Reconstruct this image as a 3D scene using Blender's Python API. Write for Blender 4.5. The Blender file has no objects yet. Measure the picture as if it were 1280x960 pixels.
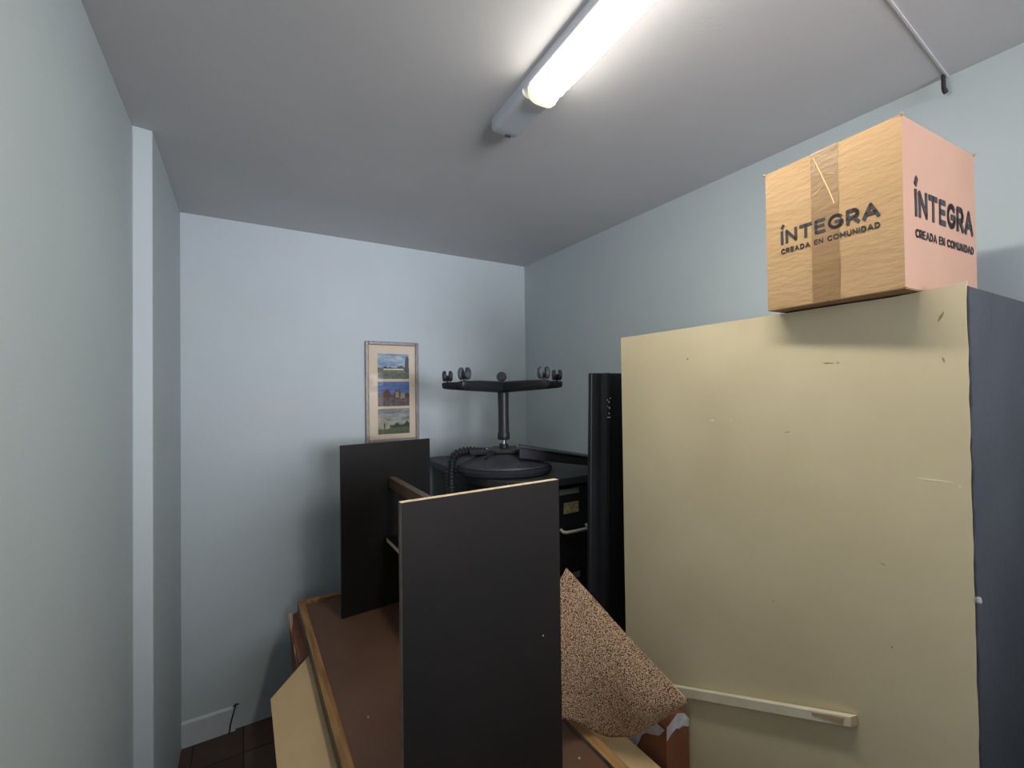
import bpy, bmesh, math, random
from mathutils import Vector, Matrix
random.seed(7)
C = bpy.context.scene
COL = C.collection

# ------------------------------------------------------------------ camera
cam = bpy.data.cameras.new('camera')
cam.sensor_fit = 'HORIZONTAL'; cam.sensor_width = 36.0
cam.lens = 555.0 / 1280.0 * 36.0
cam.clip_start = 0.02
co = bpy.data.objects.new('camera', cam); COL.objects.link(co)
yaw = math.atan(338.0 / 555.0); pitch = math.radians(0.78); roll = -0.013
fw = Vector((math.sin(yaw) * math.cos(pitch), math.cos(yaw) * math.cos(pitch), math.sin(pitch)))
r0 = Vector((math.cos(yaw), -math.sin(yaw), 0)); u0 = r0.cross(fw)
rr = r0 * math.cos(roll) + u0 * math.sin(roll)
uu = -r0 * math.sin(roll) + u0 * math.cos(roll)
m = Matrix((rr, uu, -fw)).transposed().to_4x4(); m.translation = Vector((0, 0, 1.64))
co.matrix_world = m
C.camera = co

# ------------------------------------------------------------------ light
C.view_settings.view_transform = 'Standard'; C.view_settings.look = 'None'
C.view_settings.gamma = 1.0; C.view_settings.use_curve_mapping = False
C.view_settings.exposure = 0.55
LAMP = 35.0            # emission of the fluorescent diffuser
DAY = 11.5             # daylight entering by the window behind the camera
w = bpy.data.worlds.new('sky'); C.world = w; w.use_nodes = True
bg = w.node_tree.nodes['Background']; bg.inputs[0].default_value = (0.8, 0.9, 1.0, 1); bg.inputs[1].default_value = 1.0
al = bpy.data.lights.new('window_daylight', 'AREA'); al.shape = 'RECTANGLE'; al.size = 1.3; al.size_y = 0.9
al.energy = DAY; al.color = (0.91, 0.89, 1.0)
ao = bpy.data.objects.new('window_daylight', al); COL.objects.link(ao)
ao.location = (0.75, -2.06, 1.80); ao.rotation_euler = (math.radians(97), 0, math.radians(-2)); al.spread = math.radians(62)

# ------------------------------------------------------------------ materials
def lin(c):
    c = c / 255.0
    return c / 12.92 if c <= 0.04045 else ((c + 0.055) / 1.055) ** 2.4
def rgb(r, g, b): return (lin(r), lin(g), lin(b), 1.0)
def mat(name, col, col2=None, scale=6.0, rough=0.6, bump=0.0, bscale=60.0, metal=0.0, spec=0.5, stretch=(1, 1, 1),
        detail=4.0, emit=None, estr=0.0, lo=0.35, hi=0.65, bdist=0.01):
    M = bpy.data.materials.new(name); M.use_nodes = True
    nt = M.node_tree; N = nt.nodes; L = nt.links; b = N['Principled BSDF']
    b.inputs['Base Color'].default_value = col; b.inputs['Roughness'].default_value = rough
    b.inputs['Metallic'].default_value = metal; b.inputs['Specular IOR Level'].default_value = spec
    if emit: b.inputs['Emission Color'].default_value = emit; b.inputs['Emission Strength'].default_value = estr
    tc = N.new('ShaderNodeTexCoord'); mp = N.new('ShaderNodeMapping'); mp.inputs['Scale'].default_value = stretch
    L.new(tc.outputs['Object'], mp.inputs['Vector'])
    if col2:
        n = N.new('ShaderNodeTexNoise'); n.inputs['Scale'].default_value = scale; n.inputs['Detail'].default_value = detail
        cr = N.new('ShaderNodeValToRGB'); cr.color_ramp.elements[0].position = lo; cr.color_ramp.elements[1].position = hi
        cr.color_ramp.elements[0].color = col; cr.color_ramp.elements[1].color = col2
        L.new(mp.outputs[0], n.inputs['Vector']); L.new(n.outputs['Fac'], cr.inputs[0]); L.new(cr.outputs[0], b.inputs['Base Color'])
    if bump:
        n2 = N.new('ShaderNodeTexNoise'); n2.inputs['Scale'].default_value = bscale; n2.inputs['Detail'].default_value = 3
        bp = N.new('ShaderNodeBump'); bp.inputs['Strength'].default_value = bump; bp.inputs['Distance'].default_value = bdist
        L.new(mp.outputs[0], n2.inputs['Vector']); L.new(n2.outputs['Fac'], bp.inputs['Height']); L.new(bp.outputs[0], b.inputs['Normal'])
    return M

WALL = mat('wall_paint', rgb(193, 205, 207), rgb(198, 209, 211), 2.5, 0.62, 0.05, 90, spec=0.35)
PLASTER = mat('ceiling_paint', rgb(203, 202, 202), rgb(208, 207, 206), 2.0, 0.75, 0.04, 120, spec=0.25)
SKIRT = mat('skirting_paint', rgb(214, 220, 224), None, rough=0.45, spec=0.4)
WHITE_TRIM = mat('white_trim', rgb(205, 205, 203), None, rough=0.5)
BEIGE = mat('beige_paint', rgb(213, 200, 166), rgb(203, 190, 155), 3.2, 0.5, 0.05, 25, spec=0.35)
BEIGE_RIM = mat('beige_paint_chipped', rgb(216, 205, 168), rgb(150, 138, 105), 40, 0.6)
SCR_L = mat('pale_scratch', rgb(232, 224, 196), None, rough=0.6)
SCR_D = mat('dark_scratch', rgb(146, 132, 102), None, rough=0.7)
SLATE = mat('slate_paint', rgb(64, 68, 72), rgb(58, 61, 66), 5, 0.6, 0.1, 60, spec=0.3)
SLATE_D = mat('slate_edge', rgb(36, 38, 42), rgb(60, 62, 66), 30, 0.8)
KRAFT = mat('kraft_cardboard', rgb(181, 150, 112), rgb(175, 144, 106), 5, 0.75, 0.28, 34, spec=0.2, stretch=(1, 1, 3.2), bdist=0.006)
KRAFT_PINK = mat('kraft_cardboard_side', rgb(178, 144, 122), rgb(172, 138, 116), 4, 0.78, 0.12, 22, spec=0.2, bdist=0.006)
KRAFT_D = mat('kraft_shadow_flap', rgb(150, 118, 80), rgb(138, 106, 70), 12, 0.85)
TAPE = mat('brown_tape', rgb(146, 116, 80), rgb(139, 109, 74), 12, 0.4, 0.2, 30, spec=0.6, stretch=(1, 1, 3), bdist=0.006)
TAPE_W = mat('tape_wrinkle', rgb(222, 190, 142), None, rough=0.25)
INK = mat('black_ink', rgb(50, 46, 48), None, rough=0.6)
BLACKLAM = mat('black_laminate', rgb(37, 35, 34), rgb(33, 32, 31), 3, 0.5, 0.03, 200, spec=0.2)
CHIP = mat('raw_chipboard', rgb(240, 222, 190), rgb(214, 190, 150), 45, 0.8, 0.2, 200)
CHIP_G = mat('grey_edge_strip', rgb(120, 108, 98), rgb(96, 84, 74), 30, 0.7)
PINE = mat('pine_edge', rgb(176, 134, 84), rgb(134, 94, 54), 9, 0.65, 0.2, 60, stretch=(6, 0.6, 6))
HARDB = mat('brown_hardboard', rgb(120, 88, 70), rgb(98, 70, 56), 2.2, 0.5, 0.08, 80, spec=0.4, lo=0.3, hi=0.7)
PLY = mat('pale_board', rgb(216, 186, 140), rgb(206, 176, 130), 4, 0.7, 0.08, 70)
REDCARD = mat('red_brown_cardboard', rgb(150, 96, 74), rgb(136, 84, 64), 8, 0.85, 0.2, 40)
RUST = mat('bare_brown_cardboard', rgb(134, 82, 52), rgb(118, 70, 44), 8, 0.9, 0.2, 60)
TORN = mat('torn_paper', rgb(196, 196, 200), rgb(168, 164, 162), 30, 0.85, 0.2, 60)
TORN_T = mat('torn_kraft_paper', rgb(206, 176, 146), rgb(190, 156, 126), 20, 0.85)
BLACKMET = mat('black_metal', rgb(36, 38, 41), rgb(31, 32, 35), 6, 0.42, 0.08, 50, spec=0.4)
FILEMET = mat('black_enamel', rgb(30, 32, 36), rgb(26, 27, 30), 6, 0.45, 0.05, 50, spec=0.35)
DUSTY_LIT = mat('dusty_black_and_lit_lip', rgb(66, 68, 70), rgb(50, 52, 54), 9, 0.55, 0.1, 50)  # dust on the worktop; on the channel flange, light put into the colour
EDGEB = mat('black_edge_band', rgb(40, 42, 45), None, rough=0.45)
PLAST = mat('black_plastic', rgb(36, 38, 41), rgb(30, 31, 34), 14, 0.42, 0.1, 90)
PLAST2 = mat('dusty_black_plastic', rgb(62, 64, 68), rgb(46, 48, 52), 10, 0.5, 0.2, 40)
FABRIC = mat('black_fabric', rgb(38, 40, 48), rgb(30, 32, 38), 60, 0.9, 0.3, 300)
STEEL = mat('bright_steel', rgb(190, 192, 195), None, rough=0.25, metal=1.0)
CASTW = mat('worn_caster_grey', rgb(86, 88, 92), rgb(50, 52, 55), 40, 0.6)
HANDLE = mat('cream_handle', rgb(196, 192, 172), None, rough=0.35)
LABELC = mat('yellowed_label', rgb(176, 160, 120), rgb(120, 104, 74), 60, 0.7)
PLATE = mat('grey_label_plate', rgb(112, 112, 108), None, rough=0.4)
LAMPW = mat('white_lamp_body', rgb(226, 230, 238), None, rough=0.45)
SCREW = mat('dark_clip', rgb(70, 74, 84), None, rough=0.4)
FRAMEG = mat('silver_frame', rgb(150, 146, 142), rgb(128, 124, 120), 30, 0.4, 0.2, 60, stretch=(3, 3, 0.6), metal=0.2)
MOUNT = mat('cream_mount', rgb(222, 208, 184), None, rough=0.8)
STRIPW = mat('white_painted_batten', rgb(226, 220, 196), rgb(212, 204, 176), 14, 0.5, 0.1, 60)
STRIPB = mat('bare_wood_patch', rgb(176, 154, 116), rgb(156, 132, 94), 14, 0.8)
STUB = mat('dark_stub', rgb(48, 44, 44), None, rough=0.7)
FLECK = mat('silver_fleck', rgb(176, 176, 174), None, rough=0.35, metal=0.3)

# floor: dark worn tiles
FLOORM = bpy.data.materials.new('floor_tile'); FLOORM.use_nodes = True
nt = FLOORM.node_tree; N = nt.nodes; L = nt.links; b = N['Principled BSDF']; b.inputs['Roughness'].default_value = 0.55
tc = N.new('ShaderNodeTexCoord'); br = N.new('ShaderNodeTexBrick'); br.offset = 0.0; br.inputs['Scale'].default_value = 1.0
br.inputs['Brick Width'].default_value = 0.2; br.inputs['Row Height'].default_value = 0.2; br.inputs['Mortar Size'].default_value = 0.004
br.inputs['Color1'].default_value = rgb(116, 92, 78); br.inputs['Color2'].default_value = rgb(70, 56, 48); br.inputs['Mortar'].default_value = rgb(50, 44, 40)
n = N.new('ShaderNodeTexNoise'); n.inputs['Scale'].default_value = 9; mx = N.new('ShaderNodeMixRGB'); mx.blend_type = 'MULTIPLY'; mx.inputs[0].default_value = 0.6
L.new(tc.outputs['Object'], br.inputs['Vector']); L.new(tc.outputs['Object'], n.inputs['Vector'])
L.new(br.outputs['Color'], mx.inputs[1]); L.new(n.outputs['Color'], mx.inputs[2]); L.new(mx.outputs[0], b.inputs['Base Color'])

# carpet: looped pile
CARPET = bpy.data.materials.new('carpet_pile'); CARPET.use_nodes = True
nt = CARPET.node_tree; N = nt.nodes; L = nt.links; b = N['Principled BSDF']; b.inputs['Roughness'].default_value = 0.95
b.inputs['Specular IOR Level'].default_value = 0.1
tc = N.new('ShaderNodeTexCoord'); vo = N.new('ShaderNodeTexVoronoi'); vo.inputs['Scale'].default_value = 330
cr = N.new('ShaderNodeValToRGB'); e = cr.color_ramp.elements
e[0].position = 0.15; e[0].color = rgb(226, 192, 154); e[1].position = 0.72; e[1].color = rgb(92, 70, 54)
n = N.new('ShaderNodeTexNoise'); n.inputs['Scale'].default_value = 190; n.inputs['Detail'].default_value = 2
mx = N.new('ShaderNodeMixRGB'); mx.blend_type = 'OVERLAY'; mx.inputs[0].default_value = 0.55
bp = N.new('ShaderNodeBump'); bp.inputs['Strength'].default_value = 0.8; bp.inputs['Distance'].default_value = 0.004; bp.invert = True
L.new(tc.outputs['Object'], vo.inputs['Vector']); L.new(tc.outputs['Object'], n.inputs['Vector']); L.new(vo.outputs['Distance'], cr.inputs[0])
L.new(cr.outputs[0], mx.inputs[1]); L.new(n.outputs['Fac'], mx.inputs[2]); L.new(mx.outputs[0], b.inputs['Base Color'])
L.new(vo.outputs['Distance'], bp.inputs['Height']); L.new(bp.outputs[0], b.inputs['Normal'])
BACKING = mat('carpet_backing', rgb(196, 170, 132), None, rough=0.9)

GLOW = mat('lamp_glow', rgb(255, 252, 240), None, rough=0.4, emit=(1.0, 0.955, 0.86, 1), estr=LAMP)
GLOWS = mat('lamp_glow_side', rgb(255, 252, 240), None, rough=0.4, emit=(1.0, 0.955, 0.86, 1), estr=10.0)
GLOWR = mat('diffuser_end_rim', rgb(240, 232, 190), None, rough=0.3, emit=(1.0, 0.9, 0.62, 1), estr=0.62)
def glass_mat(name, r=0.02):
    M = bpy.data.materials.new(name); M.use_nodes = True; nt = M.node_tree; N = nt.nodes; L = nt.links
    N.remove(N['Principled BSDF']); t = N.new('ShaderNodeBsdfTransparent'); g = N.new('ShaderNodeBsdfGlossy'); g.inputs['Roughness'].default_value = r
    f = N.new('ShaderNodeFresnel'); f.inputs[0].default_value = 1.5; s = N.new('ShaderNodeMixShader')
    L.new(f.outputs[0], s.inputs[0]); L.new(t.outputs[0], s.inputs[1]); L.new(g.outputs[0], s.inputs[2]); L.new(s.outputs[0], N['Material Output'].inputs[0])
    return M
GLASS = glass_mat('clear_glass')

# ------------------------------------------------------------------ mesh helpers
class MB:
    def __init__(s): s.v = []; s.f = []; s.m = []; s.mats = []
    def mi(s, M):
        if M not in s.mats: s.mats.append(M)
        return s.mats.index(M)
    def add(s, vs, fs, M):
        k = len(s.v); s.v += [tuple(p) for p in vs]; i = s.mi(M) if not isinstance(M, list) else None
        for j, f in enumerate(fs):
            s.f.append([k + a for a in f]); s.m.append(s.mi(M[j]) if i is None else i)
    def box(s, a, c, M, xf=None):
        """M: a material, or six in the order -x +x -y +y -z +z"""
        x0, y0, z0 = a; x1, y1, z1 = c
        vs = [(x0, y0, z0), (x1, y0, z0), (x1, y1, z0), (x0, y1, z0), (x0, y0, z1), (x1, y0, z1), (x1, y1, z1), (x0, y1, z1)]
        if xf: vs = [xf @ Vector(p) for p in vs]
        s.add(vs, [(0, 4, 7, 3), (1, 2, 6, 5), (0, 1, 5, 4), (3, 7, 6, 2), (0, 3, 2, 1), (4, 5, 6, 7)], M)
    def prism(s, pts, off, M, Mside=None, Mend=None):
        """pts: 3D polygon, off: extrusion vector"""
        n = len(pts); off = Vector(off); a = [Vector(p) for p in pts]; bq = [p + off for p in a]
        nrm = Vector((0, 0, 0))
        for i in range(n): nrm += a[i].cross(a[(i + 1) % n])
        if nrm.dot(off) < 0: a.reverse(); bq.reverse()
        fs = [list(range(n))[::-1], [n + i for i in range(n)]]
        ms = [Mend or M, M]
        for i in range(n): j = (i + 1) % n; fs.append((i, j, n + j, n + i)); ms.append(Mside or M)
        s.add(a + bq, fs, ms)
    def tube(s, pts, rad, M, seg=12):
        P = [Vector(p) for p in pts]; R = rad if isinstance(rad, (list, tuple)) else [rad] * len(P)
        rings = []; up = None
        for i, p in enumerate(P):
            t = (P[min(i + 1, len(P) - 1)] - P[max(i - 1, 0)]).normalized()
            if up is None: up = Vector((0, 0, 1)) if abs(t.z) < 0.9 else Vector((1, 0, 0))
            a = t.cross(up).normalized(); up = a.cross(t).normalized()
            rings.append([p + (a * math.cos(q) + up * math.sin(q)) * R[i] for q in [2 * math.pi * k / seg for k in range(seg)]])
        vs = [q for rg in rings for q in rg]; fs = []
        for i in range(len(P) - 1):
            for k in range(seg):
                k2 = (k + 1) % seg; fs.append((i * seg + k, (i + 1) * seg + k, (i + 1) * seg + k2, i * seg + k2))
        fs.append(list(range(seg))); fs.append([(len(P) - 1) * seg + k for k in range(seg)][::-1])
        s.add(vs, fs, M)
    def lathe(s, prof, M, c=(0, 0, 0), seg=32, axis=None, sx=1.0, sy=1.0, rz=0.0):
        rot = Vector((0, 0, 1)).rotation_difference(Vector(axis)).to_matrix() if axis else Matrix.Rotation(rz, 3, 'Z')
        vs = []; fs = []
        for (r, z) in prof:
            for k in range(seg):
                q = 2 * math.pi * k / seg; vs.append(Vector(c) + rot @ Vector((r * sx * math.cos(q), r * sy * math.sin(q), z)))
        for i in range(len(prof) - 1):
            for k in range(seg):
                k2 = (k + 1) % seg; fs.append((i * seg + k, i * seg + k2, (i + 1) * seg + k2, (i + 1) * seg + k))
        fs.append(list(range(seg))[::-1]); fs.append([(len(prof) - 1) * seg + k for k in range(seg)])
        s.add(vs, fs, M)
    def build(s, name, parent=None, bevel=0, smooth=False, kind=None, label=None, loc=None):
        me = bpy.data.meshes.new(name); o = bpy.data.objects.new(name, me)
        base = Vector((0, 0, 0))
        if parent: base = Vector(parent.location)
        elif loc is not None: base = Vector(loc); o.location = base
        me.from_pydata([tuple(Vector(p) - base) for p in s.v], [], s.f)
        for M in s.mats: me.materials.append(M)
        for i, p in enumerate(me.polygons): p.material_index = s.m[i]
        bm = bmesh.new(); bm.from_mesh(me); bmesh.ops.recalc_face_normals(bm, faces=bm.faces); bm.to_mesh(me); bm.free()
        COL.objects.link(o)
        if parent: o.parent = parent
        if bevel:
            bv = o.modifiers.new('bevel', 'BEVEL'); bv.width = bevel; bv.segments = 2; bv.limit_method = 'ANGLE'; bv.angle_limit = math.radians(40)
        if smooth:
            for p in me.polygons: p.use_smooth = True
            me.set_sharp_from_angle(angle=math.radians(38))
        if kind: o['kind'] = kind
        if label: o['label'] = label
        return o
def thing(name, loc, label, cat, group=None):
    o = bpy.data.objects.new(name, None); COL.objects.link(o); o.location = loc; o.empty_display_size = 0.1
    tag(o, label, cat, group); return o
def tag(o, label, cat, group=None):
    o['label'] = label; o['category'] = cat
    if group: o['group'] = group
    return o
def struct(name, fn, bevel=0):
    mb = MB(); fn(mb); return mb.build(name, kind='structure', bevel=bevel)

# ------------------------------------------------------------------ the room
XL, XLF, XR, YB, YF, H = -0.294, -0.245, 1.690, 2.590, -2.00, 2.50
T = 0.12
struct('floor', lambda q: q.box((XL - T, YF - T, -0.08), (XR + T, YB + T, 0), FLOORM))
struct('ceiling', lambda q: q.box((XL - T, YF - T, H), (XR + T, YB + T, H + 0.1), PLASTER))
struct('wall_back', lambda q: q.box((XL - T, YB, 0), (XR + T, YB + T, H), WALL))
struct('wall_right', lambda q: q.box((XR, YF - T, 0), (XR + T, YB, H), WALL))
def wl(q):
    q.prism([(XL - T, YF - T, 0), (XL, YF - T, 0), (XL, 1.822, 0), (XLF, 1.830, 0), (XLF, YB, 0), (XL - T, YB, 0)], (0, 0, H), WALL)
struct('wall_left', wl, bevel=0.003)
WX0, WX1, WZ0, WZ1 = 0.10, 1.40, 1.40, 2.30
def wf(q):
    q.box((XL, YF - T, 0), (WX0, YF, H), WALL); q.box((WX1, YF - T, 0), (XR, YF, H), WALL)
    q.box((WX0, YF - T, 0), (WX1, YF, WZ0), WALL); q.box((WX0, YF - T, WZ1), (WX1, YF, H), WALL)
struct('wall_front', wf)
wn = MB()
for a, c in [((WX0, WZ0), (WX0 + .04, WZ1)), ((WX1 - .04, WZ0), (WX1, WZ1)), ((WX0 + .04, WZ0), (WX1 - .04, WZ0 + .04)), ((WX0 + .04, WZ1 - .04), (WX1 - .04, WZ1)), ((.735, WZ0 + .04), (.765, WZ1 - .04))]:
    wn.box((a[0], YF - .055, a[1]), (c[0], YF - .015, c[1]), WHITE_TRIM)
wo = wn.build('window_1', kind='structure')
gl = MB(); gl.box((WX0 + .03, YF - .037, WZ0 + .03), (WX1 - .03, YF - .033, WZ1 - .03), GLASS); gl.build('window_pane', parent=wo)
# low skirting section at the back left, and the thin batten across the ceiling
struct('baseboard_back', lambda q: q.prism([(XLF, YB, 0.0), (XLF, YB - .013, 0.0), (XLF, YB - .013, 0.108), (XLF, YB - .004, 0.116), (XLF, YB, 0.116)], (XLF * -1 - 0.033, 0, 0), SKIRT, Mside=SKIRT))
def batten(q):
    q.prism([(0.80, 0.372, H), (XR, 0.408, H), (XR, 0.413, H), (0.80, 0.377, H)], (0, 0, -0.0025), PLASTER)
struct('trim_1', batten, bevel=0.0005)

# dark stub of pipe under the ceiling
q = MB(); q.tube([(1.670, .415, 2.5), (1.670, .415, 2.464), (1.672, .413, 2.455), (1.675, .411, 2.449)], [.005, .005, .006, .005], STUB)
tag(q.build('pipe_stub', loc=(1.664, .415, 2.5), smooth=True), 'short dark stub of pipe poking down where the right wall meets the ceiling', 'pipe')
# thin dark rod at the end of the skirting
q = MB(); q.tube([(-.058, 2.568, 0.0), (-.052, 2.568, .045), (-.031, 2.570, .126)], .0032, STUB, 8)
q.tube([(-.042, 2.568, .124), (-.030, 2.570, .130), (-.018, 2.570, .127)], .0036, STUB, 8)
tag(q.build('wire', loc=(-.056, 2.568, 0), smooth=True), 'thin dark wire standing on the floor at the end of the white skirting', 'wire')

# ------------------------------------------------------------------ ceiling light
LX, LY, LA = 0.730, 1.245, math.radians(2.3)
lt = thing('ceiling_light', (LX, LY, H), 'long white fluorescent ceiling light with a glowing ribbed diffuser', 'ceiling light')
ax = Vector((-math.sin(LA), -math.cos(LA), 0)); sd = Vector((math.cos(LA), -math.sin(LA), 0))
LEN = 1.28
def LP(s, t, z): return Vector((LX, LY, 0)) + ax * s + sd * t + Vector((0, 0, z))
def lprof(w, zt, zb, r):      # rounded tray profile
    pts = [(-w, zt)]
    for k in range(7):
        a = math.pi * (1 + k / 12.0); pts.append((-w + r + r * math.cos(a), zb + r + r * math.sin(a)))
    for k in range(7):
        a = math.pi * (1.5 + k / 12.0); pts.append((w - r + r * math.cos(a), zb + r + r * math.sin(a)))
    pts.append((w, zt)); return pts
q = MB()                       # long body
q.prism([LP(0.20, t, z) for t, z in lprof(0.050, H, H - 0.026, 0.008)], ax * (LEN - 0.40), LAMPW)
q.build('lamp_body', lt, smooth=True)
for s0, sg in ((0.0, 1), (LEN, -1)):
    q = MB(); rings = []
    prof = [(0.0, 0.026, .014), (0.006, 0.038, .026), (0.022, 0.046, .036), (0.05, 0.049, .041), (0.222, 0.050, .044)]
    for s, wd, dp in prof:
        rings.append([LP(s0 + sg * s, t, z) for t, z in lprof(wd, H, H - dp, min(.016, dp * .5))])
    nn = len(rings[0]); vs = [p for r_ in rings for p in r_]; fs = []
    for i in range(len(rings) - 1):
        for k in range(nn):
            k2 = (k + 1) % nn; fs.append((i * nn + k, i * nn + k2, (i + 1) * nn + k2, (i + 1) * nn + k))
    fs.append(list(range(nn))); fs.append([(len(rings) - 1) * nn + k for k in range(nn)][::-1])
    q.add(vs, fs, LAMPW); ec = q.build('end_cap', lt, smooth=True)
    q = MB(); mm = Matrix.Translation(LP(s0 + sg * .026, .010, H - .038)) @ Matrix.Rotation(-LA, 4, 'Z')
    q.box((-.009, -.004, -.003), (.009, .004, .003), SCREW, mm)
    o = q.build('clip', None); o.parent = ec; o.matrix_parent_inverse = Matrix.Translation(-Vector(lt.location))
# ribbed diffuser
q = MB(); S0, S1 = 0.252, LEN - 0.245; NR = 112; seg = 14; vs = []; fs = []
for i in range(NR + 1):
    s = S0 + (S1 - S0) * i / NR; rib = 0.0042 * abs(math.sin(math.pi * i / 4))
    e_ = 0.0
    for k in range(seg + 1):
        a = math.pi * k / seg; cs, sn = math.cos(a), math.sin(a)
        t = -(abs(cs) ** .6) * math.copysign(1, cs) * (0.037 + rib); z = H - 0.024 - (sn ** .6) * (0.036 + rib)
        vs.append(LP(s, t, z))
W = seg + 1
for i in range(NR):
    for k in range(seg): fs.append((i * W + k, i * W + k + 1, (i + 1) * W + k + 1, (i + 1) * W + k))
fs.append(list(range(W))); fs.append([NR * W + k for k in range(W)][::-1])
q.add(vs, fs, [GLOW if 3 <= k <= seg - 4 else GLOWS for i in range(NR) for k in range(seg)] + [GLOWS, GLOWS]); q.build('diffuser', lt)
for s_ in (S0 - .012, S1):
    q = MB(); vs = []; fs = []
    pr = [( -(abs(math.cos(math.pi * k / seg)) ** .6) * math.copysign(1, math.cos(math.pi * k / seg)) * .0440, H - .024 - (math.sin(math.pi * k / seg) ** .6) * .0425) for k in range(seg + 1)]
    q.prism([LP(s_, t, z) for t, z in pr], ax * .012, GLOWR); q.build('diffuser_end', lt)

# ------------------------------------------------------------------ tall cupboard with beige back
CX, CY0, CY1, CZ = 1.100, 0.250, 1.092, 1.812
cab = thing('cupboard', (1.38, .67, 0), 'tall slate grey cupboard whose scuffed beige painted back faces the room', 'cupboard')
q = MB()
q.add([(CX + .004, CY0, .06), (1.665, CY0 - .018, .06), (1.665, CY1 - .002, .06), (CX + .004, CY1 - .002, .06), (CX + .004, CY0, CZ + .0035), (1.665, CY0 - .018, CZ + .0035), (1.665, CY1 - .002, CZ - .002), (CX + .004, CY1 - .002, CZ - .002)],
      [(0, 4, 7, 3), (1, 2, 6, 5), (0, 1, 5, 4), (3, 7, 6, 2), (0, 3, 2, 1), (4, 5, 6, 7)], SLATE)
q.box((CX + .02, CY0 + .02, 0.0), (1.64, CY1 - .02, 0.06), SLATE_D)
q.box((CX + .0015, CY0 - .0015, .06), (CX + .010, CY0 + .004, CZ + .003), SLATE_D)
q.build('carcass', cab, bevel=.0015)
q = MB(); pts = []
NJ = 60
def jt(a): return random.uniform(-a, a)
for i in range(NJ): pts.append((CX, CY0 + jt(.0010) + .001, .06 + (CZ + .009 - .06) * i / NJ))
for i in range(NJ): pts.append((CX, CY0 + (CY1 - CY0) * i / NJ, CZ + .0085 * max(0, 1 - 9 * i / NJ) + .0022 * (1 - i / NJ) + jt(.0004)))
for i in range(8): pts.append((CX, CY1 + jt(.0006), CZ - (CZ - .06) * i / 8))
pts.append((CX, CY1, .06))
q.prism(pts, (.004, 0, 0), BEIGE_RIM, Mside=BEIGE_RIM, Mend=BEIGE)
# scuffs and scratches on the painted face (Y, Z, length, height, tilt)
for y, z, l, h, tl, M in [(.300, 1.462, .050, .0045, .0, SCR_L), (.266, 1.456, .004, .003, 0, SCR_L), (.560, 1.532, .012, .0022, -.2, SCR_D), (.470, 1.690, .022, .0035, .05, SCR_D), (.452, 1.690, .006, .003, .2, SCR_D),
                          (.830, 1.723, .007, .006, .5, SCR_D), (.755, 1.550, .015, .003, .0, SCR_L), (.700, 1.553, .004, .003, 0, SCR_L), (.285, 1.765, .004, .018, .45, SCR_D),
                          (.283, 1.685, .003, .012, -.3, SCR_D), (.381, 1.28, .010, .002, .3, SCR_D), (.37, 1.12, .004, .004, .3, SCR_D), (.60, 1.12, .004, .003, .1, SCR_D)]:
    mm = Matrix.Translation((CX, y, z)) @ Matrix.Rotation(tl, 4, 'X')
    n_ = 6; top = []; bot = []
    for i in range(n_ + 1):
        u = -l / 2 + l * i / n_; hh = h / 2 * math.sin(math.pi * (i + .25) / (n_ + .5)) * random.uniform(.6, 1.1)
        top.append(mm @ Vector((-.0004, u, hh))); bot.append(mm @ Vector((-.0004, u, -hh)))
    q.prism(top + bot[::-1], (.0006, 0, 0), M)
q.build('back_panel', cab)
q = MB(); q.lathe([(.0, 0), (.004, .001), (.005, .004), (.004, .010), (.0, .012)], FLECK, (1.103, CY0 - .003, 1.255), 8); q.build('hinge_stub', cab)

# ------------------------------------------------------------------ lettering
def arc(cx, cy, rx, ry, a0, a1, n=14):
    return [(cx + rx * math.cos(math.radians(a0 + (a1 - a0) * k / n)), cy + ry * math.sin(math.radians(a0 + (a1 - a0) * k / n))) for k in range(n + 1)]
GLY = {   # monoline capitals, cap height 1: (advance width, strokes)
    'I': (.0, [[(0, 0), (0, 1)]]), 'N': (.74, [[(0, 0), (0, 1), (.74, 0), (.74, 1)]]), 'T': (.78, [[(0, 1), (.78, 1)], [(.39, 1), (.39, 0)]]),
    'E': (.58, [[(.58, 1), (0, 1), (0, 0), (.58, 0)], [(0, .52), (.52, .52)]]),
    'G': (.86, [arc(.46, .5, .46, .5, 48, 270, 18) + arc(.44, .42, .42, .42, -90, -15, 8) + [(.86, .46), (.50, .46)]]),
    'R': (.66, [[(0, 0), (0, 1), (.38, 1)] + arc(.38, .70, .27, .30, 90, -90, 10) + [(0, .40)], [(.34, .40), (.66, 0)]]),
    'A': (.86, [[(0, 0), (.43, 1), (.86, 0)], [(.16, .30), (.70, .30)]]), 'C': (.78, [arc(.46, .5, .46, .5, 45, 315, 20)]),
    'D': (.74, [[(0, 0), (0, 1), (.28, 1)] + arc(.28, .5, .46, .5, 90, -90, 14) + [(0, 0)]]), 'O': (.94, [arc(.47, .5, .47, .5, 0, 360, 26)]),
    'M': (.88, [[(0, 0), (0, 1), (.44, .38), (.88, 1), (.88, 0)]]), 'U': (.70, [[(0, 1), (0, .36)] + arc(.35, .36, .35, .36, 180, 360, 12) + [(.70, 1)]]), ' ': (.26, [])}
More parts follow.
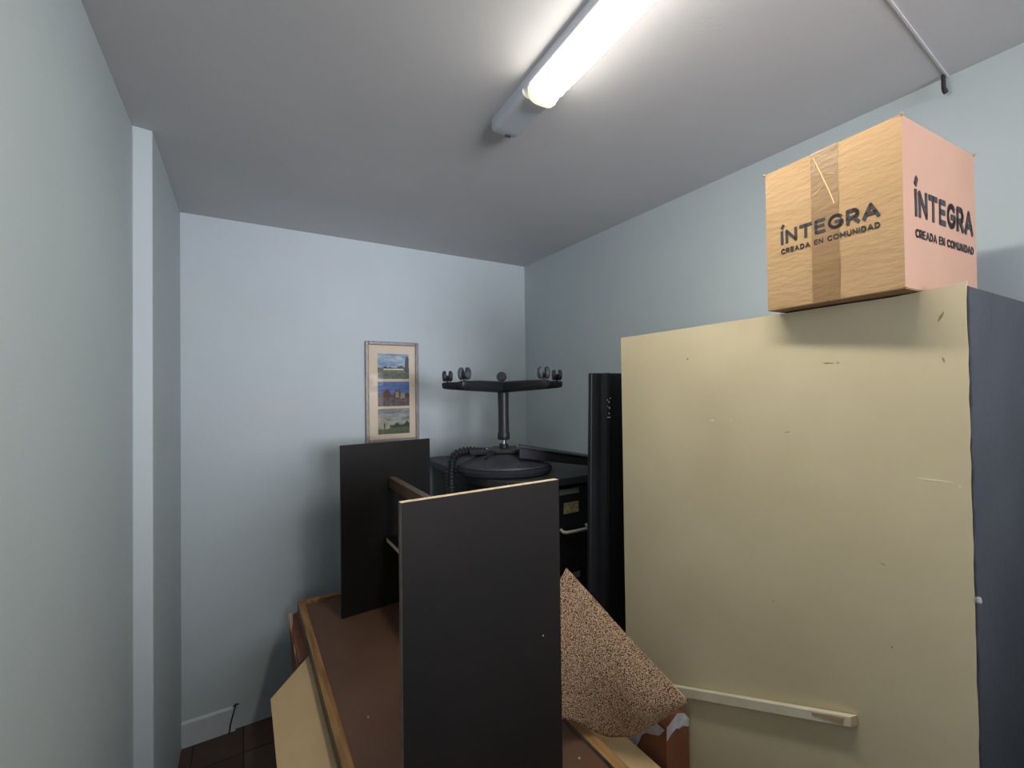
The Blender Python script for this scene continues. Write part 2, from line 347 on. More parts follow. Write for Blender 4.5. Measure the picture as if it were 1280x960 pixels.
def lettering(text, cap, width, o_, ux, uz, nrm, parent, name, sw=.2, gap=.42, accent=False):
    """printed capitals as a thin solid: lower left at o_, along ux, up uz"""
    x = sw / 2; items = []
    for ch_ in text:
        w_, st_ = GLY[ch_]; items.append((x, st_)); x += w_ + gap
    tot = x - gap + sw / 2; kx = width / tot; lo, hi = sw / 2, 1 - sw / 2; q = MB(); h = Vector(nrm) * .0004
    def P3(x_, y_): return Vector(o_) + Vector(ux) * (x_ * kx) + Vector(uz) * (y_ * cap)
    def seg(a, c_, ww):
        A2, B2 = Vector(a), Vector(c_); d = (B2 - A2)
        if d.length < 1e-6: return
        d.normalize(); n2 = Vector((-d.y, d.x)) * ww / 2
        q.prism([P3(*(A2 - n2)), P3(*(B2 - n2)), P3(*(B2 + n2)), P3(*(A2 + n2))], h, INK)
    for x0_, st_ in items:
        for pl in st_:
            pl = [(x0_ + a, lo + c_ * (hi - lo)) for a, c_ in pl]
            ext = sw / 2
            d0 = (Vector(pl[0]) - Vector(pl[1])).normalized() * ext; d1 = (Vector(pl[-1]) - Vector(pl[-2])).normalized() * ext
            p2 = [tuple(Vector(pl[0]) + d0)] + pl[1:-1] + [tuple(Vector(pl[-1]) + d1)]
            for a, c_ in zip(p2[:-1], p2[1:]): seg(a, c_, sw)
            for a in p2[1:-1]:
                q.prism([P3(a[0] + sw / 2 * math.cos(t * math.pi / 5), a[1] + sw / 2 * math.sin(t * math.pi / 5)) for t in range(10)], h, INK)
    if accent: seg((sw * .35, 1.14), (sw * 1.25, 1.44), sw * 1.05)
    return q.build(name, parent)

# ------------------------------------------------------------------ carton on the cupboard
BZ0, BZ1 = 1.8190, 2.136
bx0 = Vector((1.039, .3165, 0)); bdir = Vector((.018, .260, 0)).normalized(); bper = Vector((bdir.y, -bdir.x, 0))
BW, BD = .259, .326
def BP(s, d, z): return bx0 + bdir * s + bper * d + Vector((0, 0, z))
ct = thing('cardboard_box', BP(BW / 2, BD / 2, BZ0), 'tan taped cardboard box printed ÍNTEGRA on top of the beige backed cupboard', 'box')
q = MB()
def bq(s0, s1, d0, d1, z0, z1, M):
    vs = [BP(s, d, z) for z in (z0, z1) for s, d in ((s0, d0), (s1, d0), (s1, d1), (s0, d1))]
    q.add(vs, [(0, 1, 5, 4), (2, 3, 7, 6), (1, 2, 6, 5), (3, 0, 4, 7), (3, 2, 1, 0), (4, 5, 6, 7)], [M, M, M, KRAFT_PINK, KRAFT_D, M] if M is KRAFT else M)
# side walls as a finely divided, slightly uneven skin
def skin(P0, U, V, nu, nv, nrm, M, amp):
    vs = []; fs = []
    for j in range(nv + 1):
        for i in range(nu + 1):
            u, v = i / nu, j / nv
            ed = min(u, 1 - u, v, 1 - v); k = min(1, ed * 8)
            w_ = (math.sin(u * 9 + v * 5) + math.sin(v * 23 + u * 3) * .6 + math.sin(u * 17 - v * 13) * .4) * amp * k
            vs.append(P0 + U * u + V * v + nrm * w_)
    for j in range(nv):
        for i in range(nu): a = j * (nu + 1) + i; fs.append((a, a + 1, a + nu + 2, a + nu + 1))
    q.add(vs, fs, M)
up = Vector((0, 0, BZ1 - BZ0))
skin(BP(0, 0, BZ0), bdir * BW, up, 26, 32, -bper, KRAFT, .0003)
skin(BP(0, BD, BZ0), -bper * BD, up, 30, 30, -bdir, KRAFT_PINK, .0003)
skin(BP(BW, BD, BZ0), -bdir * BW, up, 8, 8, bper, KRAFT, .0)
skin(BP(BW, 0, BZ0), bper * BD, up, 8, 8, bdir, KRAFT, .0)
skin(BP(0, 0, BZ1), bdir * BW, bper * BD, 6, 6, up, KRAFT, 0)
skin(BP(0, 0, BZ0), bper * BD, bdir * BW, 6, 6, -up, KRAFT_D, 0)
q.build('carton', ct)
for s0, s1 in ((.001, .128), (.130, .258)):      # two top flaps and two bottom flaps
    q = MB(); bq(s0, s1, .0005, BD - .0005, BZ1 + .0003, BZ1 + .003, KRAFT); q.build('top_flap', ct)
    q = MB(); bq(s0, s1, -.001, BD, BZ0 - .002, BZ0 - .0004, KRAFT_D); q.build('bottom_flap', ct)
# tape down the face
q = MB(); t0, t1 = .105, .158; Zs = [BZ1 + .0035] + [BZ1 - (BZ1 - BZ0) * i / 22 for i in range(23)]; vs = []; fs = []
for z in Zs:
    for s in (t0 + .004 * (BZ1 - z), t1 + .004 * (BZ1 - z)): vs.append(BP(s + jt(.0006), -.0008 + jt(.0002), z))
for i in range(len(Zs) - 1): fs.append((2 * i, 2 * i + 1, 2 * i + 3, 2 * i + 2))
q.add(vs, fs, TAPE)
for pts in ([(.152, 2.128), (.140, 2.095), (.124, 2.050), (.116, 2.025), (.114, 2.016)], [(.135, 2.06), (.150, 2.050), (.156, 2.046)], [(.146, 2.118), (.152, 2.105)], [(.112, 2.078), (.128, 2.084)]):
    q.tube([BP(s, -.0012, z) for s, z in pts], [.0007] + [.0011] * (len(pts) - 2) + [.0006], TAPE_W, 6)
o = q.build('tape', ct, label='brown packing tape strip, wrinkled')
for s, d in ((BW, 0), (0, 0), (0, BD)):
    q = MB(); q.tube([BP(s, d, BZ1 + .001), BP(s + (.004 if s else -.003), d - .004, BZ1 + .003)], [.003, .0015], KRAFT, 6); q.build('crushed_corner', ct)
q = MB(); q.tube([BP(0, 0, BZ0 + .002), BP(-.004, -.003, BZ0 - .002)], [.003, .0015], KRAFT, 6); q.build('crushed_corner', ct)
# printing: long face seen straight on (towards -X): left end is at s = BW
nx = -bper; ux = -bdir
zt = BZ0
Z1 = Vector((0, 0, 1))
lettering('INTEGRA', .0305, .189, BP(.225, -.0010, 1.9635), ux, Z1, nx, ct, 'printed_word', .22, .40, True)
lettering('CREADA EN COMUNIDAD', .0115, .189, BP(.225, -.0010, 1.9415), ux, Z1, nx, ct, 'printed_word', .21, .42)
lettering('INTEGRA', .0525, .264, BP(-.0010, .044, 1.957), bper, Z1, -bdir, ct, 'printed_word', .22, .40, True)
lettering('CREADA EN COMUNIDAD', .0170, .264, BP(-.0010, .044, 1.917), bper, Z1, -bdir, ct, 'printed_word', .21, .42)

# ------------------------------------------------------------------ hanging picture
fr = thing('picture_frame', (.748, YB, 1.35), 'narrow grey framed trio of small landscape prints hanging on the back wall', 'picture')
FX0, FX1, FZ0, FZ1 = .597, .910, 1.345, 1.930
q = MB(); b1 = .020
for (xa, za, xb, zb) in [(FX0, FZ0, FX0 + b1, FZ1), (FX1 - b1, FZ0, FX1, FZ1), (FX0 + b1, FZ0, FX1 - b1, FZ0 + b1), (FX0 + b1, FZ1 - b1, FX1 - b1, FZ1)]:
    q.box((xa, YB - .022, za), (xb, YB - .001, zb), FRAMEG)
q.build('frame', fr, bevel=.004)
q = MB(); q.box((FX0 + b1, YB - .010, FZ0 + b1), (FX1 - b1, YB - .003, FZ1 - b1), MOUNT); q.build('mount', fr)
def landscape(name, sky, sky2, ground, ground2, dark, hz, seed):
    M = bpy.data.materials.new(name); M.use_nodes = True; nt = M.node_tree; N = nt.nodes; L = nt.links; b = N['Principled BSDF']; b.inputs['Roughness'].default_value = .5
    tc = N.new('ShaderNodeTexCoord'); sx = N.new('ShaderNodeSeparateXYZ'); L.new(tc.outputs['Generated'], sx.inputs[0])
    mp = N.new('ShaderNodeMapping'); mp.inputs['Location'].default_value = (seed, seed * 2, 0); L.new(tc.outputs['Generated'], mp.inputs[0])
    def ns(sc, vec=(1, 1, 1)):
        m2 = N.new('ShaderNodeMapping'); m2.inputs['Scale'].default_value = vec; L.new(mp.outputs[0], m2.inputs[0])
        n = N.new('ShaderNodeTexNoise'); n.inputs['Scale'].default_value = sc; n.inputs['Detail'].default_value = 5; L.new(m2.outputs[0], n.inputs[0]); return n
    def ramp(src, a, c, lo=.4, hi=.6):
        cr = N.new('ShaderNodeValToRGB'); cr.color_ramp.elements[0].position = lo; cr.color_ramp.elements[1].position = hi
        cr.color_ramp.elements[0].color = a; cr.color_ramp.elements[1].color = c; L.new(src, cr.inputs[0]); return cr
    def mth(op, a, c):
        k = N.new('ShaderNodeMath'); k.operation = op
        for i, v in enumerate((a, c)):
            if isinstance(v, (int, float)): k.inputs[i].default_value = v
            else: L.new(v, k.inputs[i])
        return k.outputs[0]
    sk = ramp(ns(3.5, (1, 1, 2)).outputs['Fac'], sky, sky2, .38, .66); gd = ramp(ns(9, (1, 1, 3)).outputs['Fac'], ground, ground2, .4, .62)
    def mix(f, a, c):
        k = N.new('ShaderNodeMixRGB'); L.new(f, k.inputs[0]); L.new(a, k.inputs[1])
        if isinstance(c, tuple): k.inputs[2].default_value = c
        else: L.new(c, k.inputs[2])
        return k.outputs[0]
    edge = mth('ADD', sx.outputs[2], mth('MULTIPLY', mth('SUBTRACT', ns(5, (1, 1, .1)).outputs['Fac'], .5), .10))
    c1 = mix(mth('LESS_THAN', edge, hz), sk.outputs[0], gd.outputs[0])
    tree = mth('MULTIPLY', mth('GREATER_THAN', edge, hz - .10), mth('LESS_THAN', mth('ADD', sx.outputs[2], mth('MULTIPLY', mth('SUBTRACT', .5, ns(4, (1, 1, .6)).outputs['Fac']), .9)), hz + .03))
    c2 = mix(tree, c1, dark); L.new(c2, b.inputs['Base Color']); return M
LM = [landscape('print_river', rgb(96, 140, 176), rgb(176, 190, 192), rgb(110, 122, 100), rgb(74, 88, 76), rgb(42, 52, 50), .45, 3.1),
      landscape('print_village', rgb(60, 92, 148), rgb(92, 122, 170), rgb(112, 94, 92), rgb(64, 56, 58), rgb(70, 48, 50), .48, 8.6),
      landscape('print_field', rgb(100, 116, 120), rgb(160, 164, 152), rgb(84, 98, 66), rgb(60, 74, 50), rgb(40, 48, 34), .36, 14.2)]
px0, px1 = .668, .853
for k, (za, zb) in enumerate([(1.714, 1.860), (1.555, 1.698), (1.394, 1.541)]):
    q = MB(); q.box((px0, YB - .0115, za), (px1, YB - .0095, zb), LM[k])
    if k == 0:                                   # pale far bank and a poplar at the right edge
        q.box((.700, YB - .0119, za + .052), (.82, YB - .0114, za + .060), MOUNT)
        q.prism([(.826, YB - .0119, za + .04), (.850, YB - .0119, za + .04), (.851, YB - .0119, za + .12), (.838, YB - .0119, za + .139), (.828, YB - .0119, za + .11)], (0, .0005, 0), mat('poplar', rgb(52, 70, 72), rgb(36, 50, 54), 40, .6))
    if k == 1:
        RT = mat('painted_roof', rgb(96, 62, 58), None); PW = mat('painted_wall', rgb(170, 156, 120), rgb(140, 120, 96), 30)
        q.prism([(.700, YB - .0119, za + .05), (.740, YB - .0119, za + .05), (.740, YB - .0119, za + .08), (.722, YB - .0119, za + .102), (.700, YB - .0119, za + .08)], (0, .0005, 0), RT)
        q.box((.770, YB - .0119, za + .05), (.790, YB - .0114, za + .085), PW); q.box((.800, YB - .0119, za + .045), (.826, YB - .0114, za + .078), PW)
    if k == 2:
        PW2 = mat('painted_pale_house', rgb(190, 186, 158), rgb(150, 146, 120), 30)
        q.prism([(.669, YB - .0119, za + .03), (.735, YB - .0119, za + .03), (.736, YB - .0119, za + .072), (.70, YB - .0119, za + .09), (.669, YB - .0119, za + .096)], (0, .0005, 0), PW2)
        q.box((.70, YB - .0122, za + .032), (.708, YB - .0118, za + .062), mat('painted_window', rgb(60, 62, 50), None))
    q.build('print', fr, label=['blue river landscape print', 'village under a deep blue sky print', 'pale house under grey clouds print'][k])
q = MB(); q.box((FX0 + b1, YB - .015, FZ0 + b1), (FX1 - b1, YB - .0135, FZ1 - b1), GLASS); q.build('glass', fr)

# ------------------------------------------------------------------ pile: cartons, pale board, rimmed brown board
c1 = thing('cardboard_box', (.48, 2.22, 0), 'reddish brown cardboard box with a torn flap under the far end of the rimmed board', 'box')
q = MB(); q.prism([(.222, 1.985, 0), (.72, 1.985, 0), (.72, 1.985, .5905), (.30, 1.985, .5905), (.190, 1.985, .560)], (0, .435, 0), REDCARD); q.build('carton', c1, bevel=.003)
for tri in ([(.1925, 2.405, .578), (.205, 2.39, .582), (.1955, 2.17, .520), (.1900, 2.30, .565)], [(.1890, 2.14, .556), (.1885, 2.09, .560), (.1940, 2.03, .505)]):
    q = MB(); q.prism(tri, (-.004, 0, .001), TORN_T); q.build('torn_edge', c1, label='pale torn paper edge')
c2 = thing('cardboard_box', (.55, 1.25, 0), 'plain brown cardboard box holding up the near end of the pale board', 'box')
q = MB(); q.box((.32, .95, 0), (.78, 1.55, .590), REDCARD); q.build('carton', c2, bevel=.003)
q = MB(); q.box((.32, 1.22, .5895), (.78, 1.28, .5905), TAPE); q.build('tape', c2)

q = MB(); q.prism([(.080, .78, .5915), (.980, .78, .5915), (.980, 1.60, .5915), (.900, 1.66, .5915), (.900, 2.12, .5915), (.345, 2.12, .5915), (.216, 1.935, .5915), (.080, 1.742, .5915)], (0, 0, .005), PLY)
tag(q.build('board', loc=(.5, 1.4, .5915)), 'thin pale tan board with a clipped corner lying under the rimmed brown board', 'board')

TX0, TX1, TY0, TY1, TZ0, TZT = .222, .862, .770, 2.350, .5975, .650
br = thing('rimmed_board', ((TX0 + TX1) / 2, (TY0 + TY1) / 2, TZ0), 'large brown board with a raised light wood rim lying under the black shelf unit', 'board')
q = MB(); q.box((TX0 + .01, TY0 + .01, TZ0), (TX1 - .01, TY1 - .01, TZ0 + .039), HARDB)
for x, y in ((.330, 1.42), (.78, .955)): q.lathe([(.0, 0), (.004, 0), (.004, .001), (.001, .002)], FLECK, (x, y, TZ0 + .039), 8)
q.build('panel', br)
for a, c_ in [((TX0, TY0, TZ0 + .002), (TX0 + .030, TY1, TZT)), ((TX1 - .034, TY0, TZ0 + .002), (TX1, TY1, TZT)), ((TX0 + .030, TY1 - .026, TZ0 + .002), (TX1 - .034, TY1, TZT)), ((TX0 + .030, TY0, TZ0 + .002), (TX1 - .034, TY0 + .026, TZT))]:
    q = MB(); q.box(a, c_, [CHIP_G, PINE, PINE, PINE, PINE, PINE]); q.build('rim', br, bevel=.002)

# ------------------------------------------------------------------ black shelf unit
su = thing('shelf_unit', (.56, 1.52, .6366), 'black laminate shelf unit with raw pale edges standing on the rimmed brown board', 'shelf unit')
SZ0, SZ1 = .6368, 1.400
q = MB(); q.prism([(.292, .944, SZ0), (.720, .950, SZ0), (.720, .969, SZ0), (.292, .962, SZ0)], (0, 0, SZ1 - SZ0), BLACKLAM)
q.m = [q.mi(CHIP)if i == 1 else v for i, v in enumerate(q.m)]
q.box((.2912, .9445, SZ0), (.2922, .9618, SZ1), CHIP_G)
q.lathe([(.0, 0), (.0022, 0), (.0022, .001), (0, .0018)], FLECK, (.662, .9495, 1.005), 8, axis=(0, -1, 0))
q.build('side_panel', su)
q = MB(); q.prism([(.374, 2.085, SZ0), (.805, 2.122, SZ0), (.804, 2.140, SZ0), (.373, 2.103, SZ0)], (0, 0, SZ1 - SZ0 + .002), BLACKLAM); q.build('side_panel', su, bevel=.001)
q = MB(); q.box((.592, .964, 1.190), (.622, 2.100, 1.236), [HARDB, BLACKLAM, BLACKLAM, BLACKLAM, BLACKLAM, CHIP_G]); q.build('rail', su)
q = MB(); q.box((.572, .964, .945), (.700, 2.080, .963), [CHIP, BLACKLAM, BLACKLAM, BLACKLAM, BLACKLAM, BLACKLAM]); q.build('shelf', su)

# ------------------------------------------------------------------ tall worktop, filing cabinet
WT = 1.240
wk = thing('worktop', (1.3, 2.1, 0), 'dusty black worktop with a rounded corner carrying the upturned office chair', 'worktop')
def smooth_poly(P, it=2):
    for _ in range(it):
        Q = []
        for i in range(len(P) - 1):
            a, c = Vector(P[i]), Vector(P[i + 1]); Q += [a.lerp(c, .25), a.lerp(c, .75)]
        P = [Vector(P[0])] + Q + [Vector(P[-1])]
    return P
edge = smooth_poly([(.945, 2.56, 0), (.918, 2.10, 0), (.905, 1.84, 0), (1.00, 1.655, 0), (1.17, 1.592, 0), (1.42, 1.600, 0), (1.66, 1.61, 0)], 2)
poly = [(p.x, p.y, WT - .036) for p in edge] + [(1.66, 2.56, WT - .036)]
q = MB(); q.prism(poly, (0, 0, .036), DUSTY_LIT, Mside=EDGEB); q.build('top', wk, bevel=.005)
q = MB(); pe = [p for p in edge if p.y < 2.3 and p.x < 1.03]
inn = [(p.x + .022, p.y + .018, 0) for p in pe]; q.prism(inn + [(1.046, 1.70, 0), (1.046, 2.3, 0)], (0, 0, WT - .036), FILEMET); q.build('side_panel', wk)
fc = thing('filing_cabinet', (1.28, 1.9, 0), 'black metal filing cabinet with a cream handle under the dusty worktop', 'filing cabinet')
FCX0, FCX1, FCY = 1.055, 1.505, 1.640
q = MB(); q.box((FCX0, FCY, 0), (FCX1, 2.24, WT - .037), FILEMET); q.build('body', fc, bevel=.003)
DH = (WT - .037 - .03) / 3
for k in range(3):
    z1 = WT - .037 - .016 - k * DH; z0 = z1 - DH + .008
    q = MB(); q.box((FCX0 + .014, FCY - .018, z0), (FCX1 - .014, FCY, z1), FILEMET); dr = q.build('drawer', fc, bevel=.003)
    for (a, c_, M, nm) in [((1.232, FCY - .021, z1 - .030), (1.345, FCY - .018, z1 - .004), PLATE, 'maker_plate'), ((1.255, FCY - .021, z1 - .118), (1.342, FCY - .018, z1 - .068), LABELC, 'label_holder')]:
        q = MB(); q.box(a, c_, M); o = q.build(nm, None, bevel=.0008); o.parent = dr; o.matrix_parent_inverse = Matrix.Translation(-Vector(fc.location))
    zz = z1 - .192; q = MB()
    q.tube([(1.238, FCY - .018, zz + .006), (1.238, FCY - .036, zz), (1.246, FCY - .046, zz - .001), (1.29, FCY - .048, zz - .002), (1.372, FCY - .048, zz - .002), (1.380, FCY - .046, zz - .001), (1.386, FCY - .036, zz), (1.386, FCY - .018, zz + .006)], .0075, HANDLE, 10)
    o = q.build('handle', None, smooth=True, label='cream pull handle'); o.parent = dr; o.matrix_parent_inverse = Matrix.Translation(-Vector(fc.location))

# black metal channel lying askew: one end on the worktop, the other on the upturned seat
yf = Vector((math.sin(yaw), math.cos(yaw), 0)); yr = Vector((math.cos(yaw), -math.sin(yaw), 0))
def VP_(lat, dep, z): return yf * dep + yr * lat + Vector((0, 0, z))
mt = thing('metal_channel', VP_(.45, 2.2, WT), 'black metal channel lying askew between the upturned chair and the steel panel', 'channel')
def slab8(q, L0, R0, back, zl0, zl1, zr0, zr1, M):
    vs = []
    for (la, de), zb_, zt_ in ((L0, zl0, zl1), (R0, zr0, zr1)):
        for bk in (0, back):
            vs += [VP_(la, de + bk, zb_), VP_(la, de + bk, zt_)]
    q.add(vs, [(0, 1, 3, 2), (4, 6, 7, 5), (0, 4, 5, 1), (2, 3, 7, 6), (1, 5, 7, 3), (0, 2, 6, 4)], M)
q = MB(); slab8(q, (.028, 2.020), (.535, 2.200), .050, 1.328, 1.380, 1.2415, 1.276, BLACKMET); q.build('web', mt, bevel=.003)
q = MB(); slab8(q, (.025, 2.010), (.535, 2.190), .066, 1.3805, 1.389, 1.2765, 1.284, DUSTY_LIT); q.build('flange', mt, bevel=.002)  # lit top lip painted in: flange coloured lighter than the web

# folded black steel panel leaning behind the cupboard
q = MB(); base = Vector((1.099, 1.25, 0)); lean = Vector((.050, .0, 1.70))
prof = [(-.030, .015), (.018, .010), (.024, -.010), (.040, -.014), (.048, .004), (.190, .004), (.190, .022), (.045, .022), (.040, .026), (-.030, .033)]
q.prism([base + Vector((x, y, 0)) for x, y in prof], lean, BLACKMET)
sp = thing('steel_panel', base, 'tall narrow black steel panel with folded edge leaning behind the beige backed cupboard', 'panel')
q.build('sheet', sp, bevel=.003)
q = MB()
for x, z, r_ in ((.026, 1.598, .003), (.033, 1.590, .0042), (.036, 1.568, .0045), (.039, 1.604, .003), (.034, 1.547, .004), (.027, 1.575, .002)):
    q.lathe([(0, -.001), (r_, -.0004), (r_ * .8, .001), (0, .0015)], FLECK, base + Vector((x, -.0138 + (.036 - x) * .12, z)) + Vector((.05 * z / 1.7, 0, 0)), 7, axis=(0, -1, 0))
q.box(base + Vector((.070, -.0145, 1.531)), base + Vector((.086, -.0125, 1.535)), FLECK)
q.build('paint_chips', sp, label='row of silvery paint chips')

# ------------------------------------------------------------------ upturned office chair
chx, chy = 1.083, 1.862
ch = thing('office_chair', (chx, chy, WT), 'black office chair upside down on the worktop with its five casters in the air', 'chair')
cen = Vector((chx, chy, 0)); f0 = Vector((math.sin(yaw), math.cos(yaw), 0)); rt = Vector((math.cos(yaw), -math.sin(yaw), 0))
q = MB()   # padded seat (upside down) and its hard shell
q.lathe([(.0, WT + .0005), (.205, WT + .001), (.226, WT + .010), (.232, WT + .026), (.226, WT + .038), (.0, WT + .044)], FABRIC, cen, 48, sx=1.0, sy=.78, rz=-yaw); q.build('seat', ch, smooth=True)
q = MB(); q.lathe([(.0, WT + .040), (.226, WT + .041), (.222, WT + .050), (.190, WT + .064), (.145, WT + .080), (.10, WT + .092), (.07, WT + .104), (.0, WT + .105)], PLAST2, cen, 48, sx=1.0, sy=.78, rz=-yaw); q.build('seat_shell', ch, smooth=True)
q = MB()   # mechanism
mm = Matrix.Translation(cen) @ Matrix.Rotation(-yaw, 4, 'Z')
q.box((-.16, -.05, WT + .095), (.10, .05, WT + .117), PLAST, mm); q.box((-.055, -.075, WT + .105), (.06, .075, WT + .122), PLAST, mm)
for x, y in ((-.08, -.03), (.07, -.035), (-.02, .04)): q.lathe([(0, 0), (.006, 0), (.006, .004), (0, .005)], FLECK, mm @ Vector((x, y, WT + .120)), 8)
q.build('tilt_mechanism', ch, bevel=.004)
q = MB(); q.tube([mm @ Vector((-.04, -.07, WT + .112)), mm @ Vector((-.07, -.15, WT + .104)), mm @ Vector((-.078, -.175, WT + .096))], [.005, .005, .008], PLAST, 8); q.build('lever', ch, smooth=True)
q = MB(); q.lathe([(.0, WT + .115), (.021, WT + .115), (.021, WT + .142), (.0, WT + .143)], PLAST, cen, 20); q.lathe([(0, WT + .12), (.0125, WT + .12), (.0125, WT + .172), (0, WT + .172)], STEEL, cen, 20)
q.build('piston', ch, smooth=True)
q = MB(); q.lathe([(.018, WT + .160), (.028, WT + .162), (.030, WT + .170), (.030, WT + .192), (.0265, WT + .200), (.0255, WT + .30), (.0275, 1.655), (.0275, 1.66)], PLAST, cen, 24); q.build('column_cover', ch, smooth=True)
q = MB()   # star base: hub and five arms
q.lathe([(.0, 1.628), (.030, 1.628), (.038, 1.640), (.040, 1.668), (.030, 1.680), (.0, 1.682)], PLAST, cen, 24)
R = .291
angs = [a - .045 for a in (math.pi - math.radians(36), math.pi + math.radians(36), math.radians(72), -math.radians(72), 0.0)]
dirs = [f0 * math.cos(a) + rt * math.sin(a) for a in angs]
for d in dirs:
    s_ = Vector((-d.y, d.x, 0)); vs = []; st = [(.01, .030, 1.628, 1.681), (.10, .026, 1.634, 1.683), (.20, .021, 1.641, 1.684), (.28, .018, 1.647, 1.683), (.308, .016, 1.650, 1.682), (.317, .010, 1.656, 1.678)]
    for r_, hw, zb, zt_ in st:
        c_ = cen + d * r_
        for a_, zz in ((-hw * .62, zb), (hw * .62, zb), (hw, zb + .012), (hw, zt_ - .004), (hw * .8, zt_), (-hw * .8, zt_), (-hw, zt_ - .004), (-hw, zb + .012)): vs.append(c_ + s_ * a_ + Vector((0, 0, zz)))
    fs = []
    for i in range(len(st) - 1):
        for k in range(8): k2 = (k + 1) % 8; fs.append((i * 8 + k, i * 8 + k2, (i + 1) * 8 + k2, (i + 1) * 8 + k))
    fs.append(list(range(8))); fs.append([(len(st) - 1) * 8 + k for k in range(8)][::-1])
    q.add(vs, fs, PLAST)
q.build('star_base', ch, smooth=True)
# casters; each turned its own way
turn = {0: 0.10, 1: -0.15, 2: 0.0, 3: 0.25, 4: math.pi / 2}
for i, d in enumerate(dirs):
    c_ = cen + d * R; ang = turn[i]
    axl = (rt * math.cos(ang) + f0 * math.sin(ang)).normalized()     # axle direction
    fwd = Vector((-axl.y, axl.x, 0))
    hz = 1.7135
    q = MB(); q.lathe([(0, 1.680), (.006, 1.680), (.006, 1.70), (0, 1.70)], PLAST, c_, 10)
    # hood: half drum wrapping the lower (now the base) side between the wheels
    vs = []; fs = []; sg = 10
    for w_ in (-.010, .010):
        for k in range(sg + 1):
            a = math.pi + math.pi * k / sg; vs.append(c_ + Vector((0, 0, hz)) + axl * w_ + fwd * (.0262 * math.cos(a)) + Vector((0, 0, .0262 * math.sin(a) + .004)))
    n_ = sg + 1
    for k in range(sg): fs.append((k, k + 1, n_ + k + 1, n_ + k))
    fs.append(list(range(n_))[::-1]); fs.append([n_ + k for k in range(n_)]); fs.append((0, n_, n_ + sg, sg))
    q.add(vs, fs, PLAST); cs = q.build('caster', ch, smooth=True)
    for sgn in (-1, 1):
        q = MB(); a_ = axl * sgn
        q.lathe([(.0, .0075), (.0250, .0075), (.0272, .011), (.0268, .019), (.021, .0245), (.008, .0255), (.0, .024)], CASTW if i in (1, 0) else PLAST2, c_ + Vector((0, 0, hz)), 24, axis=a_)
        o = q.build('wheel', None, smooth=True); o.parent = cs; o.matrix_parent_inverse = Matrix.Translation(-Vector(ch.location))
# bellows covered back bar and backrest hanging over the worktop's left edge
q = MB(); pth = smooth_poly([cen + rt * -.09 + Vector((0, 0, WT + .100)), cen + rt * -.180 + Vector((0, 0, WT + .110)), cen + rt * -.248 + Vector((0, 0, WT + .088)), cen + rt * -.256 + Vector((0, 0, WT + .01)), cen + rt * -.256 + Vector((0, 0, WT - .10))], 3)
dense = []; acc = 0
for i in range(len(pth) - 1):
    nst = max(1, int((pth[i + 1] - pth[i]).length / .0022))
    for k in range(nst): dense.append(pth[i].lerp(pth[i + 1], k / nst))
rad = []
for i, p in enumerate(dense):
    if i: acc += (p - dense[i - 1]).length
    rad.append(.0235 if (acc / .0165) % 1 < .55 else .0165)
q.tube(dense, rad, PLAST, 14); q.build('back_bar_bellows', ch, smooth=False)
q = MB(); bc = cen + rt * -.268
vs = []; fs = []
nu, nv = 8, 10
for sd_ in (0, 1):
    for j in range(nv + 1):
        v = j / nv; wz = .085 * (1 - abs(2 * v - 1) ** 3.5 * .5)
        for i in range(nu + 1):
            u = -1 + 2 * i / nu
            vs.append(bc + f0 * (u * wz - .03) + rt * ((-.018 if sd_ else .012) + .02 * u * u) + Vector((0, 0, WT - .105 - .33 * v)))
Wd = nu + 1; K = Wd * (nv + 1)
for sd_ in (0, 1):
    for j in range(nv):
        for i in range(nu): a = sd_ * K + j * Wd + i; fs.append((a, a + 1, a + Wd + 1, a + Wd))
bd = [i for i in range(Wd)] + [j * Wd + nu for j in range(1, nv + 1)] + [nv * Wd + i for i in range(nu - 1, -1, -1)] + [j * Wd for j in range(nv - 1, 0, -1)]
for k in range(len(bd)): a, c_ = bd[k], bd[(k + 1) % len(bd)]; fs.append((a, c_, K + c_, K + a))
q.add(vs, fs, FABRIC); q.build('backrest', ch, smooth=True)

# ------------------------------------------------------------------ torn brown carton beside the cupboard
tb = thing('cardboard_box', (1.045, .92, 0), 'bare brown cardboard box with torn grey paper wedged between the boards and the cupboard', 'box')
q = MB(); q.prism([(1.000, .845, 0), (1.094, .845, 0), (1.094, .845, .690), (1.075, .845, .712), (1.045, .845, .722), (1.000, .845, .700)], (0, .15, 0), RUST); q.build('carton', tb)
q = MB()
q.prism([(1.000, .844, .700), (1.045, .844, .722), (1.075, .844, .712), (1.094, .844, .690), (1.094, .844, .668), (1.082, .844, .672), (1.068, .844, .680), (1.052, .844, .678), (1.038, .844, .684), (1.022, .844, .678), (1.010, .844, .672), (1.0, .844, .664)], (0, -.0015, 0), TORN)
q.prism([(.999, .850, .690), (.999, .990, .700), (.999, .990, .555), (.999, .972, .560), (.999, .955, .575), (.999, .944, .598), (.999, .935, .622), (.999, .918, .640), (.999, .895, .650), (.999, .868, .664)], (-.0015, 0, 0), TORN)
q.build('torn_paper', tb, label='torn grey white paper layer')

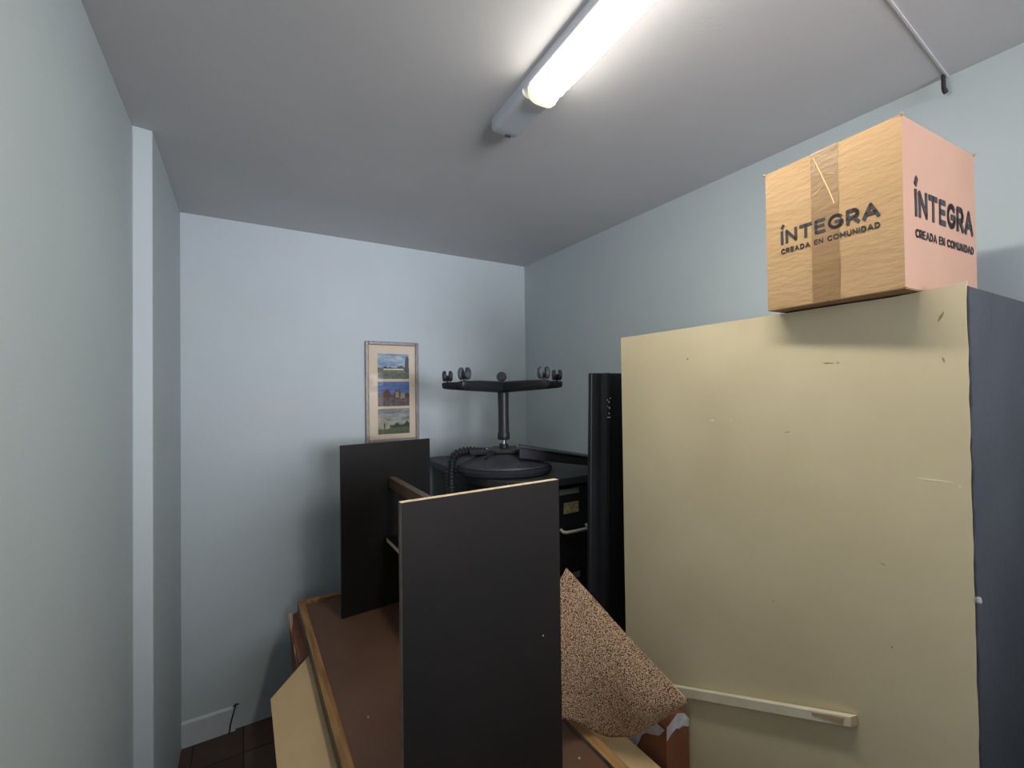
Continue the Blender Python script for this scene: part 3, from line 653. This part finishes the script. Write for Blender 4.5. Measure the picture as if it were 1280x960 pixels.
# ------------------------------------------------------------------ white batten against the cupboard
sl = -.430; q = MB()
def SP(y, w_, x): return Vector((x, y, .926 + sl * (y - .437) + w_))
st = thing('batten', (1.08, .44, .94), 'narrow white painted batten slanting across the lower part of the beige panel', 'batten')
q.add([SP(.437, 0, 1.084), SP(.437, .022, 1.084), SP(1.02, .030, 1.084), SP(1.02, 0, 1.084), SP(.430, 0, 1.0985), SP(.430, .022, 1.0985), SP(1.02, .030, 1.0985), SP(1.02, 0, 1.0985)],
      [(0, 1, 2, 3), (7, 6, 5, 4), (1, 5, 6, 2), (0, 3, 7, 4), (0, 4, 5, 1), (3, 2, 6, 7)], [STRIPW] * 4 + [STRIPB, STRIPW]); q.build('strip', st, bevel=.0015)
q = MB(); q.prism([SP(.452, .004, 1.0835), SP(.449, .017, 1.0835), SP(.475, .0185, 1.0835), SP(.512, .0185, 1.0835), SP(.511, .013, 1.0835), (SP(.480, .008, 1.0835))], (-.0008, 0, 0), STRIPB); q.build('bare_patch', st, label='bare wood patch')

# ------------------------------------------------------------------ curled carpet offcut
def cr_spline(P, n):
    out = []; P = [Vector(p) for p in P]
    for i in range(n + 1):
        t = i / n * (len(P) - 1); k = min(int(t), len(P) - 2); u = t - k
        p0, p1, p2, p3 = P[max(k - 1, 0)], P[k], P[k + 1], P[min(k + 2, len(P) - 1)]
        out.append(.5 * ((2 * p1) + (p2 - p0) * u + (2 * p0 - 5 * p1 + 4 * p2 - p3) * u * u + (3 * p1 - p0 - 3 * p2 + p3) * u ** 3))
    return out
NU, NV = 40, 30
apex = Vector((.860, 1.100, 1.085)); tip = Vector((1.076, .836, .752))
# upper boundary: hidden left corner -> apex (sharp) -> straight to the tip
top = []
for i in range(NU + 1):
    t = i / NU
    top.append(Vector((.745, 1.105, .93)).lerp(apex, t / .25) if t < .25 else apex.lerp(tip, (t - .25) / .75))
bot = cr_spline([(.745, 1.03, .700), (.800, 1.045, .678), (.850, 1.035, .650), (.915, 1.010, .6065), (.955, .985, .600), (.985, .950, .617), (1.020, .905, .662), (1.052, .862, .712), (1.074, .838, .742)], NU)
vs = []; fs = []
for j in range(NV + 1):
    v = j / NV
    for i in range(NU + 1):
        u = i / NU; p = top[i].lerp(bot[i], v)
        bulge = .060 * math.sin(math.pi * min(1, v) ** 1.15) * (math.sin(math.pi * (.15 + .85 * u)) ** .7 if u < 1 else 0) * min(1, (1 - u) * 3) * min(1, .1 + u * 1.6)
        p = p + Vector((-.30, -.95, 0)).normalized() * bulge
        p += Vector((0, -1, 0)) * (.004 * math.sin(6 * u + 3 * v)) * min(1, v * 4) * min(1, (1 - v) * 4)
        vs.append(p)
for j in range(NV):
    for i in range(NU): a = j * (NU + 1) + i; fs.append((a, a + 1, a + NU + 2, a + NU + 1))
eye = Vector((0, 0, 1.64)); vs = [eye + (p - eye) * .957 for p in vs]
q = MB(); q.add(vs, fs, CARPET); q.mi(BACKING)
cp = q.build('carpet_offcut', loc=(.92, 1.0, .60), smooth=True)
so = cp.modifiers.new('thickness', 'SOLIDIFY'); so.thickness = .008; so.offset = -1; so.material_offset = 0; so.material_offset_rim = 1
tag(cp, 'curled offcut of brown speckled carpet wedged between the black shelf unit and the cupboard', 'carpet')
